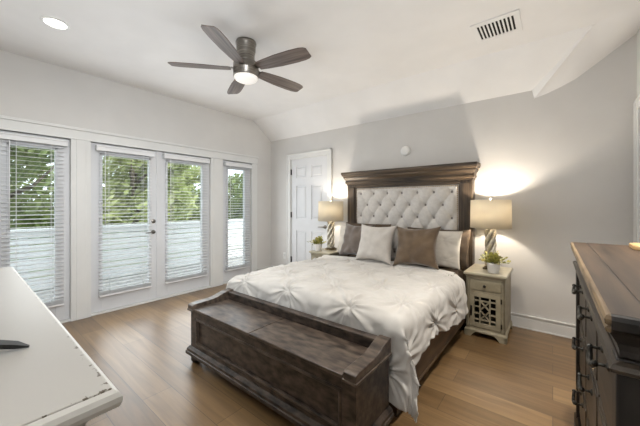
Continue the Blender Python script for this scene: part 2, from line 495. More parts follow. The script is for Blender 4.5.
# sill / threshold under the glazed units
struct('trim_6', MB().box(XL - 0.14, XL + 0.012, 0.955, 2.466, 0, 0.022, 0.004).box(XL - 0.14, XL, 0.19, 0.776, 0, 0.022).box(XL - 0.14, XL, 2.678, 3.26, 0, 0.022), M_trim)

def glazed(name, label, y0, y1, stile, door=False):
    """a glazed leaf standing in the opening of the left wall"""
    r = struct_root(name, label)
    x0, x1 = XL - 0.075, XL - 0.03
    g0, g1, z0, z1 = y0 + stile, y1 - stile, 0.25, 1.90
    mb = MB()
    mb.box(x0, x1, y0, g0, 0.024, 2.028, 0.003).box(x0, x1, g1, y1, 0.024, 2.028, 0.003)
    mb.box(x0, x1, g0, g1, 0.024, z0, 0.002).box(x0, x1, g0, g1, z1, 2.028, 0.002)
    for a, b, c, d in ((g0 - 0.022, g0 + 0.004, z0 - 0.02, z1 + 0.02), (g1 - 0.004, g1 + 0.022, z0 - 0.02, z1 + 0.02)):
        mb.box(x0 - 0.004, x1 + 0.009, a, b, c, d, 0.003)
    for c, d in ((z0 - 0.022, z0 + 0.004), (z1 - 0.004, z1 + 0.022)):
        mb.box(x0 - 0.004, x1 + 0.009, g0 - 0.02, g1 + 0.02, c, d, 0.003)
    link('door_frame' if door else 'window_frame', mb, M_door, r)
    link('glass_pane', MB().box(x0 + 0.018, x0 + 0.024, g0, g1, z0, z1), M_glass, r)
    return r
glazed('window_1', 'left sidelight window nearest the white dresser', 0.192, 0.774, 0.12)
fd1 = glazed('door_1', 'left french door leaf with lever handle', 0.957, 1.709, 0.115, True)
fd2 = glazed('door_2', 'right french door leaf', 1.712, 2.464, 0.115, True)
glazed('window_2', 'narrow sidelight window by the room corner', 2.680, 3.258, 0.12)
link('astragal', MB().box(XL - 0.03, XL - 0.016, 1.683, 1.735, 0.024, 2.028, 0.004), M_door, fd1)
lv = MB()
MX90 = Matrix.Rotation(radians(90), 4, 'Y')
lv.lathe([(0, 0), (0.027, 0), (0.027, 0.006), (0.022, 0.010), (0.011, 0.012), (0.011, 0.045), (0, 0.045)], mtx=Matrix.Translation((XL - 0.03, 1.645, 0.93)) @ MX90, n=24)
lv.tube([(XL + 0.012, 1.645, 0.93), (XL + 0.014, 1.62, 0.93), (XL + 0.014, 1.55, 0.926), (XL + 0.011, 1.535, 0.925)], [0.010, 0.009, 0.008, 0.007])
link('lever_handle', lv, M_pewter, fd1)
link('deadbolt', MB().lathe([(0, 0), (0.028, 0), (0.028, 0.008), (0.023, 0.013), (0, 0.013)], mtx=Matrix.Translation((XL - 0.03, 1.645, 1.075)) @ MX90, n=24).box(XL - 0.02, XL - 0.001, 1.640, 1.650, 1.058, 1.092, 0.003), M_pewter, fd1)

# closet door in the back wall
d3 = struct_root('door_3', 'white six panel door in the back wall behind the left lamp')
yf = YB + 0.012
lf = MB()
sx = [DX0 + 0.004, DX0 + 0.12, (DX0 + DX1) / 2 - 0.055, (DX0 + DX1) / 2 + 0.055, DX1 - 0.12, DX1 - 0.004]
zr = [(0.012, 0.23), (0.84, 1.05), (1.63, 1.77), (1.97, DZ - 0.004)]
for a, b in ((sx[0], sx[1]), (sx[2], sx[3]), (sx[4], sx[5])): lf.box(a, b, yf, yf + 0.04, 0.012, DZ - 0.004)
for z0, z1 in zr:
    for a, b in ((sx[1], sx[2]), (sx[3], sx[4])): lf.box(a, b, yf, yf + 0.04, z0, z1)
link('door_leaf', lf, M_door, d3)
for a, b in ((sx[1], sx[2]), (sx[3], sx[4])):
    for z0, z1 in ((0.23, 0.84), (1.05, 1.63), (1.77, 1.97)):
        pm = MB().box(a, b, yf + 0.014, yf + 0.034, z0, z1)
        t = bmesh.new()
        q = [(a + 0.018, z0 + 0.018, b - 0.018, z1 - 0.018, yf + 0.0145), (a + 0.04, z0 + 0.04, b - 0.04, z1 - 0.04, yf + 0.004)]
        R = [[t.verts.new(p) for p in ((x0, y, zz0), (x1, y, zz0), (x1, y, zz1), (x0, y, zz1))] for x0, zz0, x1, zz1, y in q]
        for i in range(4): t.faces.new((R[0][i], R[0][(i + 1) % 4], R[1][(i + 1) % 4], R[1][i]))
        t.faces.new(R[1]); t.faces.new(R[0][::-1])
        pm.add(t)
        link('door_panel', pm, M_door, d3)
for z in (0.32, 1.12, 1.88):
    link('hinge', MB().box(DX0 - 0.012, DX0 + 0.012, YB - 0.012, YB + 0.012, z - 0.05, z + 0.05, 0.003), M_blackmetal, d3)
hv = MB()
RX = Matrix.Rotation(radians(90), 4, 'X')
hx, hz = DX1 - 0.062, 0.935
hv.lathe([(0, 0), (0.030, 0), (0.030, 0.006), (0.024, 0.011), (0.011, 0.012), (0.011, 0.05), (0, 0.05)], mtx=Matrix.Translation((hx, yf, hz)) @ RX, n=24)
hv.tube([(hx, yf - 0.045, hz), (hx - 0.03, yf - 0.047, hz), (hx - 0.11, yf - 0.045, hz - 0.006)], [0.011, 0.010, 0.008])
link('lever_handle', hv, M_nickel, d3)
def casing(mb, axis, a0, a1, zt, w, face, sgn):
    """U-shaped casing; axis 'x' on the back wall, 'y' on the right wall"""
    for (p0, p1, z0, z1) in ((a0 - w, a0, 0, zt + w), (a1, a1 + w, 0, zt + w), (a0, a1, zt, zt + w)):
        if axis == 'x': mb.box(p0, p1, face - 0.022, face, z0, z1, 0.004)
        else: mb.box(face - 0.022, face, p0, p1, z0, z1, 0.004)
    for (p0, p1, z0, z1) in ((a0 - w, a0 - w + 0.025, 0, zt + w), (a1 + w - 0.025, a1 + w, 0, zt + w), (a0 - w, a1 + w, zt + w - 0.025, zt + w)):
        if axis == 'x': mb.box(p0, p1, face - 0.031, face, z0, z1, 0.005)
        else: mb.box(face - 0.031, face, p0, p1, z0, z1, 0.005)
cs = MB(); casing(cs, 'x', DX0, DX1, DZ, 0.092, YB, -1)
struct('trim_7', cs, M_trim)
struct('trim_8', MB().box(DX0 - 0.001, DX0 + 0.004, YB, YB + 0.1, 0, DZ).box(DX1 - 0.004, DX1 + 0.001, YB, YB + 0.1, 0, DZ).box(DX0, DX1, YB, YB + 0.1, DZ - 0.004, DZ).box(DX0, DX1, YB + 0.06, YB + 0.1, 0, DZ), M_trim)
# door in the right wall, beyond the chest
cs = MB(); casing(cs, 'y', RY0, RY1, 2.10, 0.092, XR, -1)
struct('trim_9', cs, M_trim)
d4 = struct_root('door_4', 'white door in the right wall beyond the dark chest')
link('door_leaf', MB().box(XR + 0.015, XR + 0.055, RY0, RY1, 0.01, 2.10), M_door, d4)
for a, b in ((RY0 + 0.11, (RY0 + RY1) / 2 - 0.05), ((RY0 + RY1) / 2 + 0.05, RY1 - 0.11)):
    for z0, z1 in ((0.23, 0.84), (1.05, 1.63), (1.77, 1.97)):
        link('door_panel', MB().box(XR + 0.008, XR + 0.02, a, b, z0, z1, 0.006), M_door, d4)

# ------------------------------------------------------------------ outside
struct('ground', MB().box(-30, XL - 0.16, -20, 24, -0.5, -0.1), mat('lawn', (96, 112, 64), (132, 144, 90), (3, 3, 3), 0.9))
struct('deck', MB().box(-6.3, XL - 0.155, -3.0, 7.5, -0.09, -0.02), M_deck)
fr = thing('deck_railing', 'white boarded balcony railing outside the french doors', 'railing', (-6.1, 2.0, -0.02))
fb = MB()
for k in range(9): fb.box(-6.12, -6.085, -3.0, 7.5, 0.0 + k * 0.10, 0.088 + k * 0.10, 0.004)
link('board_panel', fb, M_fence, fr)
link('top_rail', MB().box(-6.16, -6.04, -3.0, 7.5, 0.895, 0.935, 0.006), M_fence, fr)
for y in (-3.0, -1.2, 0.6, 2.4, 4.2, 6.0, 7.4):
    link('post', MB().box(-6.17, -6.12, y - 0.045, y + 0.045, -0.02, 0.90, 0.005), M_fence, fr)

def tree(x, y, h, r, n, m, label, seed, cat='tree'):
    rnd = random.Random(seed)
    t = thing('leafy_tree', label, cat, (x, y, -0.1), group='trees beyond the railing')
    tb = MB().tube([(x, y, -0.1), (x + 0.1, y + 0.05, h * 0.3), (x - 0.05, y, h * 0.6), (x, y, h * 0.85)], [0.13, 0.10, 0.07, 0.03])
    for k in range(7):
        a = rnd.random() * 6.28; z0 = h * (0.3 + 0.06 * k)
        tb.tube([(x, y, z0), (x + cos(a) * r * 0.45, y + sin(a) * r * 0.45, z0 + 0.35), (x + cos(a) * r * 0.8, y + sin(a) * r * 0.8, z0 + 0.9)], [0.05, 0.03, 0.012], n=6)
    link('trunk', tb, M_bark, t)
    bm = bmesh.new()
    blobs = [(rnd.uniform(-.7, .7) * r, rnd.uniform(-.75, .75) * r, h * rnd.uniform(0.22, 0.98), r * rnd.uniform(.3, .5)) for _ in range(22)]
    for k in range(n):
        b = rnd.choice(blobs)
        d = Vector((rnd.gauss(0, 1), rnd.gauss(0, 1), rnd.gauss(0, 1))).normalized() * b[3] * rnd.random() ** 0.4
        p = Vector((x + b[0], y + b[1], b[2])) + d
        s = rnd.uniform(0.07, 0.15)
        ax = Vector((rnd.gauss(0, 1), rnd.gauss(0, 1), rnd.gauss(0, 1))).normalized()
        u = ax.orthogonal().normalized(); v = ax.cross(u)
        q = [p - u * s, p + v * s * 0.45 + ax * s * 0.1, p + u * s, p - v * s * 0.45 + ax * s * 0.1]
        bm.faces.new([bm.verts.new(c) for c in q])
    mb = MB(); mb.bm.free(); mb.bm = bm
    link('foliage', mb, m, t, recalc=False)
tree(-8.4, 0.4, 4.4, 1.5, 6500, M_tree1, 'dense dark green tree beyond the railing, seen through the left sidelight window', 1)
tree(-8.8, 2.9, 4.2, 1.2, 6000, M_tree2, 'pale green tree beyond the railing, seen through the left french door', 2)
tree(-11.6, 5.3, 2.5, 1.0, 4500, M_tree2, 'light airy tree beyond the railing, seen low through the right french door', 3)
tree(-8.6, 7.6, 4.2, 1.5, 6000, M_tree1, 'tall olive green tree beyond the railing, seen through the narrow corner window', 5)
hg = bmesh.new(); rnd = random.Random(31)
for k in range(16000):
    y = rnd.uniform(-8, 20); z = 3.2 * rnd.random() ** 0.8 * (0.8 + 0.2 * sin(y * 1.3)); x = -15.0 + rnd.gauss(0, 0.5)
    sz = rnd.uniform(0.10, 0.22)
    ax = Vector((rnd.gauss(0, 1), rnd.gauss(0, 1), rnd.gauss(0, 1))).normalized(); u = ax.orthogonal().normalized(); v = ax.cross(u)
    p = Vector((x, y, z))
    hg.faces.new([hg.verts.new(c) for c in (p - u * sz, p + v * sz * 0.5, p + u * sz, p - v * sz * 0.5)])
mb = MB(); mb.bm.free(); mb.bm = hg
hb = link('hedge', mb, M_tree1, None, recalc=False)
tag(hb, 'tall leafy hedge far behind the trees outside the windows', 'hedge', kind='stuff')

# ------------------------------------------------------------------ blinds (hung on each leaf)
def blind(label, y0, y1, seed, ov=0.03):
    yc = (y0 + y1) / 2
    t = thing('window_blind', label, 'blind', (XL - 0.005, yc, 0.19), group='white slat blinds on the window wall', world=True)
    xf = XL - 0.018
    v = MB().box(xf + 0.003, xf + 0.075, y0 - ov, y1 + ov, 1.935, 1.992, 0.006).box(xf + 0.003, xf + 0.083, y0 - ov - 0.004, y1 + ov + 0.004, 1.982, 2.0, 0.006)
    link('valance', v, M_blind, t)
    rnd = random.Random(seed)
    sl = MB(); z = 1.915; k = 0
    xm = xf + 0.034
    while z > 0.285:
        ang = radians(5 + rnd.uniform(-1.5, 1.5))
        mtx = Matrix.Translation((xm, yc, z)) @ Matrix.Rotation(ang, 4, 'Y')
        sl.box(-0.024, 0.024, -(y1 - y0) / 2, (y1 - y0) / 2, -0.0014, 0.0014, mtx=mtx)
        z -= 0.0425
    link('slats', sl, M_blind, t)
    br = MB()
    for k in range(4): br.box(xm - 0.025, xm + 0.025, y0, y1, 0.232 + 0.012 * k, 0.2345 + 0.012 * k)
    br.box(xm - 0.026, xm + 0.026, y0, y1, 0.205, 0.226, 0.004)
    link('bottom_rail', br, M_blind, t)
    w = y1 - y0
    for yy in ([y0 + 0.1, y1 - 0.1]):
        c = MB().tube([(xm + 0.0255, yy, 1.94), (xm + 0.0255, yy, 0.22)], 0.0014, n=6).tube([(xm - 0.0255, yy, 1.94), (xm - 0.0255, yy, 0.22)], 0.0014, n=6)
        link('ladder_cord', c, M_blind, t)
    link('tilt_wand', MB().tube([(xm + 0.045, y0 + 0.05, 1.93), (xm + 0.05, y0 + 0.05, 1.05)], 0.004, n=8), M_blind, t)
    return t
blind('white slat blind over the left sidelight window beside the white dresser', 0.255, 0.715, 1)
blind('white slat blind on the left french door, beside the door lever', 1.03, 1.60, 2)
blind('white slat blind on the right french door', 1.785, 2.40, 3)
blind('narrow white slat blind over the sidelight window next to the room corner', 2.735, 3.205, 4)

# ------------------------------------------------------------------ ceiling things
FX, FY = -2.22, 1.667
fan = thing('ceiling_fan', 'flush mounted five blade ceiling fan with pewter housing and frosted light', 'ceiling fan', (FX, FY, 2.45))
link('canopy', MB().lathe([(0, 2.806), (0.092, 2.806), (0.094, 2.80), (0.094, 2.785), (0.088, 2.775), (0.086, 2.72), (0.078, 2.69), (0.078, 2.64), (0.09, 2.615), (0, 2.615)], (FX, FY, 0), 40), M_pewter, fan)
link('motor_housing', MB().lathe([(0, 2.617), (0.10, 2.617), (0.114, 2.606), (0.116, 2.56), (0.119, 2.555), (0.119, 2.54), (0.115, 2.535), (0.115, 2.49), (0.111, 2.482), (0, 2.482)], (FX, FY, 0), 40), M_pewter, fan)
link('light_diffuser', MB().lathe([(0.106, 2.483), (0.107, 2.476), (0.098, 2.458), (0.075, 2.445), (0.04, 2.438), (0, 2.436)], (FX, FY, 0), 40), M_diff, fan)
light('ceiling_fan_light', 'AREA', (FX, FY, 2.43), 11, (1.0, 0.94, 0.86), 0.18)
for k in range(5):
    ang = radians(12 + 72 * k)
    mt = Matrix.Translation((FX, FY, 2.565)) @ Matrix.Rotation(ang, 4, 'Z') @ Matrix.Rotation(radians(-12), 4, 'X')
    bl = MB()
    prof = [(0.14, 0.050), (0.22, 0.062), (0.36, 0.076), (0.52, 0.080), (0.60, 0.076), (0.645, 0.066), (0.665, 0.050)]
    poly = [(x, -w) for x, w in prof] + [(x, w * 0.93) for x, w in prof[::-1]]
    bl.prism(poly, 'z', -0.004, 0.004, 0.0015)
    b = link('blade', bl, M_blade, None)
    b.parent = fan
    b.matrix_local = Matrix.Translation((0, 0, 2.555 - 2.45)) @ Matrix.Rotation(ang, 4, 'Z') @ Matrix.Rotation(radians(-12), 4, 'X')
    br = MB().prism([(0.09, -0.02), (0.16, -0.034), (0.22, -0.03), (0.23, 0.0), (0.22, 0.03), (0.16, 0.034), (0.09, 0.02)], 'z', 0.0045, 0.010)
    g = link('blade_bracket', br, M_pewter, None); g.parent = b

dl = thing('recessed_light', 'round recessed downlight glowing in the ceiling near the window wall', 'light', (-3.22, 0.50, 2.79))
rt = MB()
t = bmesh.new(); n = 40; R = []
for r, z in ((0.092, 2.809), (0.094, 2.803), (0.088, 2.798), (0.074, 2.80), (0.072, 2.806)):
    R.append([t.verts.new((-3.22 + r * cos(2 * pi * i / n), 0.50 + r * sin(2 * pi * i / n), z)) for i in range(n)])
for a, b in zip(R, R[1:]):
    for i in range(n): t.faces.new((a[i], a[(i + 1) % n], b[(i + 1) % n], b[i]))
rt.add(t)
link('trim_ring', rt, M_white_plastic, dl)
link('lens', MB().lathe([(0, 2.8085), (0.074, 2.8085), (0.074, 2.806), (0, 2.8055)], (-3.22, 0.50, 0), 32), M_lens, dl)

vt = thing('ceiling_vent', 'white slotted air vent in the ceiling near the back right corner', 'vent', (-0.36, 2.865, 2.80))
vx0, vx1, vy0, vy1 = -0.545, -0.203, 2.70, 3.04
vf = MB()
ix0, ix1, iy0, iy1 = vx0 + 0.035, vx1 - 0.035, vy0 + 0.05, vy1 - 0.05
for a in ((vx0, ix0, vy0, vy1), (ix1, vx1, vy0, vy1), (ix0, ix1, vy0, iy0), (ix0, ix1, iy1, vy1)):
    vf.box(a[0], a[1], a[2], a[3], 2.799, 2.809, 0.002)
link('frame', vf, M_ceil, vt)
link('slot_shade', MB().box(ix0, ix1, iy0, iy1, 2.8075, 2.809), M_dark, vt)  # dark sheet painted as the shade behind the louvers
ls = MB()
N = 10; pw = (ix1 - ix0) / N
for k in range(N + 1):
    x = ix0 + k * pw
    ls.box(x - 0.0062, x + 0.0062, iy0, iy1, 2.799, 2.804, 0.001)
link('louvers', ls, M_white_plastic, vt)

mesh_thing('smoke_detector', MB().lathe([(0, 0), (0.066, 0), (0.066, 0.012), (0.06, 0.024), (0.045, 0.030), (0.0, 0.032)], mtx=Matrix.Translation((-1.53, YB, 2.014)) @ RX, n=32), M_white_plastic, 'small round white detector on the wall above the headboard', 'detector')
ol = thing('wall_outlet', 'white wall outlet low on the wall left of the six panel door', 'outlet', (-3.82, YB, 0.30))
link('cover_plate', MB().box(-3.858, -3.788, YB - 0.006, YB, 0.31, 0.425, 0.003), M_white_plastic, ol)
link('plug', MB().box(-3.838, -3.808, YB - 0.03, YB - 0.006, 0.375, 0.41, 0.004), M_white_plastic, ol)

# ------------------------------------------------------------------ bed
BX = -1.535
bed = thing('bed', 'queen bed with dark wood headboard and tufted grey linen panel', 'bed', (BX, 2.6, 0))
pl0, pl1, pr0, pr1 = -2.37, -2.225, -0.845, -0.70
for a, b in ((pl0, pl1), (pr0, pr1)):
    p = MB().box(a, b, 3.60, 3.715, 0, 1.58, 0.004)
    p.box(a + 0.022, b - 0.022, 3.588, 3.605, 0.2, 1.55, 0.004)
    link('headboard_post', p, M_bedpost, bed)
cr = MB()
x0, x1, y0, y1 = pl0, pr1, 3.60, 3.715
lv_ = [(0.0, 1.58), (0.008, 1.582), (0.008, 1.60), (0.022, 1.605), (0.026, 1.625), (0.020, 1.630), (0.024, 1.65), (0.044, 1.678), (0.048, 1.682), (0.048, 1.70), (0.062, 1.706), (0.070, 1.725), (0.074, 1.728), (0.074, 1.752), (0.068, 1.758)]
cr.loft([(x0 - o * 0.84, x1 + o * 0.84, y0 - o * 1.1, y1, 1.58 + (z - 1.58) * 1.07) for o, z in lv_])
link('headboard_crown', cr, M_bedwood, bed)
link('headboard_header', MB().box(pl1, pr0, 3.605, 3.70, 1.535, 1.58, 0.003).box(pl1, pr0, 3.598, 3.61, 1.552, 1.57, 0.003), M_bedwood, bed)
# tufted panel
px0, px1, pz0, pz1 = pl1 + 0.002, pr0 - 0.002, 0.55, 1.533
bxs, bzs = 0.2045, 0.155
ox, oz = BX - 1.5 * 0.0, 1.452
def lattice(x, z):
    u = (x - ox) / bxs; v = (z - oz) / (2 * bzs)
    return u + v, u - v
def tuft(i, j):
    x = px0 + (px1 - px0) * i; z = pz0 + (pz1 - pz0) * j
    a, b = lattice(x, z)
    s = (abs(sin(pi * a)) * abs(sin(pi * b)))
    da, db = a - round(a), b - round(b)
    dx, dz = (da + db) / 2 * bxs, (da - db) * bzs
    r = hypot(dx, dz)
    edge = min(x - px0, px1 - x, z - pz0, pz1 - z)
    h = 0.022 * s ** 0.45 + 0.026 * (1 - exp(-(r / 0.034) ** 2))
    e = min(1.0, max(0.0, edge / 0.05))
    h = h * (0.25 + 0.75 * e) + 0.0
    return (x, 3.630 - h * 1.0 - 0.006, z)
pn = MB().grid(tuft, 190, 130)
tp = link('tufted_panel', pn, M_tuft, bed)
link('panel_back', MB().box(pl1, pr0, 3.632, 3.70, 0.3, 1.535), M_bedwood, bed)
nb = 0
for r in range(0, 6):
    z = oz - r * bzs
    cnt = [(k if r % 2 == 0 else k + 0.5) for k in range(-4, 5)]
    for k in cnt:
        x = ox + k * bxs
        if x < px0 + 0.03 or x > px1 - 0.03: continue
        b = MB().lathe([(0, 0), (0.021, 0), (0.021, 0.003), (0.016, 0.008), (0.0, 0.010)], mtx=Matrix.Translation((x, 3.624, z)) @ RX, n=16)
        link('tuft_button', b, M_button, tp)
nh = MB()
def nails(xa, za, xb, zb):
    L = hypot(xb - xa, zb - za); n = int(L / 0.022)
    for k in range(n + 1):
        x = xa + (xb - xa) * k / n; z = za + (zb - za) * k / n
        nh.lathe([(0.0075, 0), (0.006, 0.0035), (0.0, 0.005)], mtx=Matrix.Translation((x, 3.606, z)) @ RX, n=8)
nails(px0 + 0.012, pz1 - 0.012, px1 - 0.012, pz1 - 0.012)
nails(px0 + 0.012, 0.95, px0 + 0.012, pz1 - 0.034)
nails(px1 - 0.012, 0.95, px1 - 0.012, pz1 - 0.034)
nl = link('nailhead_trim', nh, M_nail, tp)
for x in (-2.335, -0.735):
    link('side_rail', MB().box(x, x + 0.03, 1.66, 3.60, 0.10, 0.34, 0.004).box(x - 0.004, x + 0.034, 1.66, 3.60, 0.10, 0.125, 0.004), M_rail, bed)
link('foot_rail', MB().box(-2.335, -0.705, 1.63, 1.66, 0.10, 0.34, 0.004), M_rail, bed)
for x in (-2.30, -0.80):
    link('leg', MB().box(x, x + 0.06, 1.67, 1.73, 0, 0.11, 0.004), M_rail, bed)
link('slat_base', MB().box(-2.305, -0.735, 1.66, 3.60, 0.29, 0.335), M_rail, bed)

mesh_thing('mattress', MB().box(-2.285, -0.785, 1.68, 3.575, 0.336, 0.578, 0.045, 4), M_sheet, 'mattress in a brown fitted sheet on the bed under the comforter', 'mattress')

# comforter: flat top, rounded edges, hanging sides, pintuck rosettes with radial pleats
AX = 0.785; RR = 0.085; CY0 = 1.685; CY1 = 3.02
ROS = []
for r in range(-2, 7):
    for k in range(-4, 5):
        ROS.append((0.56 * (k + (0.5 if r % 2 else 0)) - 0.08, 1.60 + 0.265 * r))
rr_ = random.Random(9)
ROS = [(a + rr_.uniform(-0.02, 0.02), b + rr_.uniform(-0.02, 0.02), rr_.uniform(0, 6.28), rr_.randint(9, 13)) for a, b in ROS]
def wrap(d):
    if d <= 0: return 0.0, 0.0
    a = d / RR
    if a < pi / 2: return RR * sin(a), RR * (1 - cos(a))
    return RR + 0.10 * (d - RR * pi / 2), RR + (d - RR * pi / 2) * 0.985
def smooth(a, b, x):
    t = max(0.0, min(1.0, (x - a) / (b - a))); return t * t * (3 - 2 * t)
HANG_R, HANG_F = 0.36, 0.525
CELL = {}
for R_ in ROS:
    for ca in range(int((R_[0] + 5 - 0.34) / 0.1), int((R_[0] + 5 + 0.34) / 0.1) + 1):
        for cb2 in range(int((R_[1] + 5 - 0.34) / 0.1), int((R_[1] + 5 + 0.34) / 0.1) + 1):
            CELL.setdefault((ca, cb2), []).append(R_)
def comf(i, j):
    u = -(AX + 0.36) + (2 * AX + 0.36 + HANG_R) * i       # arc length across the bed
    w = CY0 - HANG_F + (CY1 - CY0 + HANG_F) * j            # arc length along the bed
    su = 1 if u > 0 else -1
    # side hem is a little uneven
    hem = 1.0 + 0.04 * sin(w * 5.1 + 0.4) + 0.02 * sin(w * 11.7) - 0.14 * smooth(1.6, 1.9, w) + 0.20 * smooth(2.0, 2.8, w)
    du = max(0, abs(u) - AX) * (hem if su > 0 else 1.0); dw = max(0, CY0 - w)
    ox_, dz1 = wrap(du); oy_, dz2 = wrap(dw)
    x = su * (min(abs(u), AX) + ox_); y = max(w, CY0) - oy_
    top = 0.655 - 0.03 * min(1.0, (u / AX) ** 2) - 0.014 * smooth(2.2, 2.9, w)
    z = top - (dz1 ** 3 + dz2 ** 3) ** (1 / 3)
    n = Vector((su * smooth(0, RR * 1.5, du), -smooth(0, RR * 1.5, dw), 1.0 - smooth(0, RR * 1.5, max(du, dw))))
    if n.length < 0.05: n = Vector((su, -0.5, 0.3))
    n.normalize()
    # corner tail
    ex, ey = max(0, du - 0.06), max(0, dw - 0.06)
    mn = min(ex, ey)
    if mn > 0:
        q = (ey - ex) / (ey + ex + 1e-5); f = smooth(0, 0.16, mn)
        x += su * f * (0.05 * cos(pi * q / 2) * smooth(0.62, 0.30, z) if z < 0.62 else 0.0); y += f * (0.012 - 0.03 * q)
    # large soft billows
    d = 0.014 * noise.noise(Vector((u * 3.2, w * 3.2, 0.3))) + 0.007 * noise.noise(Vector((u * 8, w * 8, 4.3))) + 0.005 * noise.noise(Vector((u * 17, w * 17, 2.3))) + 0.006 * abs(noise.noise(Vector((u * 6 + 3, w * 11, 8.1)))) - 0.003
    # hanging folds on the side
    if du > 0.05: d += 0.014 * smooth(0.05, 0.25, du) * (0.7 * sin(w * 17 + 2 * sin(w * 5)) + 0.6 * noise.noise(Vector((w * 9, u * 2, 1.7))))
    if dw > 0.05: d += 0.008 * smooth(0.05, 0.25, dw) * sin(u * 23)
    dist = 9
    for (a, b, p, nn) in CELL.get((int((u + 5) / 0.1), int((w + 5) / 0.1)), ()):
        q = hypot(u - a, w - b)
        if q < 0.33:
            th = atan2(w - b, u - a)
            d += -0.016 * exp(-(q / 0.024) ** 2) + 0.007 * exp(-((q - 0.05) / 0.03) ** 2) - 0.012 * exp(-(q / 0.10) ** 2)
            wv = 1.6 * (0.5 + 0.5 * cos(nn * th + p + 4 * q)) ** 3 + 0.45 * cos((nn * 2 - 3) * th + 2 * p) - 0.5
            d += 0.0135 * wv * exp(-(q / 0.15) ** 1.4) * min(1.0, q / 0.035) * (1 - smooth(0.2, 0.33, q))
    p = Vector((BX + x, y, z)) + n * (d + 0.012)
    p.z = max(p.z, 0.02)
    return p
cb = MB().grid(comf, 300, 260)
comforter = link('comforter', cb, M_comf)
so = comforter.modifiers.new('thickness', 'SOLIDIFY'); so.thickness = 0.012; so.offset = -1.0
bm_c = Vector((BX, 2.3, 0.3))
for v in comforter.data.vertices: v.co -= bm_c
comforter.location = bm_c
tag(comforter, 'cream pintucked comforter with gathered rosettes spread over the bed', 'comforter')
# folded-back upper edge of the comforter
def fold(i, j):
    u = -0.80 + 1.60 * i
    a = -0.6 + (pi + 1.2) * j
    r = 0.028 + 0.006 * noise.noise(Vector((u * 5, 0, 2)))
    y = 2.985 + 0.05 * cos(a) + 0.02 * sin(u * 4) + 0.012 * noise.noise(Vector((u * 9, a, 1)))
    z = 0.632 - 0.028 * (u / AX) ** 2 + 0.012 + r * sin(a) + 0.005 * noise.noise(Vector((u * 16, a * 2, 7)))
    return Vector((BX + u, y, z)) - bm_c
fo = link('folded_edge', MB().grid(fold, 140, 14), M_comf, None); fo.parent = comforter

# ------------------------------------------------------------------ pillows
def pillow(name, label, w, h, T, m, loc, tilt, yaw=0.0, roll=0.0, seed=0, ear=0.05, wr=0.006, star=False, group=None, flange=0.0):
    mb = MB(); nu = 44; t = bmesh.new(); fr_, bk = {}, {}
    rnd = random.Random(seed); ph = rnd.random() * 10
    for j in range(nu + 1):
        for i in range(nu + 1):
            u = -1 + 2 * i / nu; v = -1 + 2 * j / nu
            u = sin(u * pi / 2) * 0.35 + u * 0.65; v = sin(v * pi / 2) * 0.35 + v * 0.65
            x = u * w / 2 * (1 - ear * (1 - v * v) * abs(u) ** 2); z = v * h / 2 * (1 - ear * (1 - u * u) * abs(v) ** 2)
            e = max(0.0, (1 - u * u) * (1 - v * v))
            th = T / 2 * e ** 0.42
            d = wr * noise.noise(Vector((u * 2.5 + ph, v * 2.5, ph))) * e ** 0.3
            d += wr * 0.7 * sin(9 * atan2(v, u + 1e-6) + ph) * exp(-((hypot(u, v) - 0.85) / 0.25) ** 2) * e ** 0.3
            if star:
                for (a, b) in ((-0.4, 0.45), (0.45, 0.45), (0.0, -0.1), (-0.55, -0.6), (0.55, -0.6)):
                    q = hypot((u - a) * w / 2, (v - b) * h / 2)
                    an = atan2(v - b, u - a)
                    d += (-0.02 * exp(-(q / 0.03) ** 2) + 0.010 * cos(10 * an + ph) * exp(-q / 0.07) * min(1, q / 0.02)) * e ** 0.3
            sag = -0.012 * (1 - v) * e
            fr_[i, j] = t.verts.new((x, -(th + d), z + sag))
            if i in (0, nu) or j in (0, nu): bk[i, j] = fr_[i, j]
            else: bk[i, j] = t.verts.new((x, th * 0.9 + 0.001, z + sag))
    for j in range(nu):
        for i in range(nu):
            for g, fl in ((fr_, False), (bk, True)):
                q = [g[i, j], g[i + 1, j], g[i + 1, j + 1], g[i, j + 1]]
                if fl: q = q[::-1]
                try: f = t.faces.new(q); f.smooth = True
                except ValueError: pass
    mb.add(t)
    o = link(name, mb, m)
    o.location = loc
    o.rotation_euler = (radians(-tilt), radians(roll), radians(yaw))
    return tag(o, label, 'pillow', group)
pillow('pillow_sham', 'taupe brown pillow sham standing against the right side of the headboard', 0.72, 0.42, 0.13, M_pil_bsham, (-1.055, 3.465, 0.815), 11, seed=1)
pillow('pillow_sham', 'taupe brown pillow sham standing against the left side of the headboard behind the grey pillow', 0.70, 0.43, 0.13, M_pil_bsham, (-1.98, 3.465, 0.835), 11, seed=2)
pillow('pillow_sham', 'cream gathered pillow sham between the brown velvet pillow and the taupe sham', 0.64, 0.40, 0.14, M_pil_sham, (-1.06, 3.27, 0.825), 17, seed=3, star=True)
pillow('pillow_sham', 'cream pillow sham mostly hidden behind the grey velvet pillow', 0.64, 0.38, 0.14, M_pil_sham, (-2.01, 3.315, 0.82), 14, seed=4, star=True)
pillow('throw_pillow', 'charcoal grey velvet throw pillow leftmost on the bed', 0.46, 0.45, 0.18, M_pil_grey, (-1.925, 3.13, 0.85), 20, yaw=-4, seed=5, ear=0.2, wr=0.014)
pillow('throw_pillow', 'brown velvet throw pillow right of the cream square pillow', 0.49, 0.46, 0.20, M_pil_brown, (-1.13, 3.04, 0.853), 20, yaw=3, roll=-2, seed=6, ear=0.2, wr=0.016)
pillow('throw_pillow', 'square cream linen throw pillow in front at the centre of the headboard', 0.46, 0.45, 0.19, M_pil_white, (-1.585, 2.99, 0.856), 20, seed=7, ear=0.17, wr=0.012)

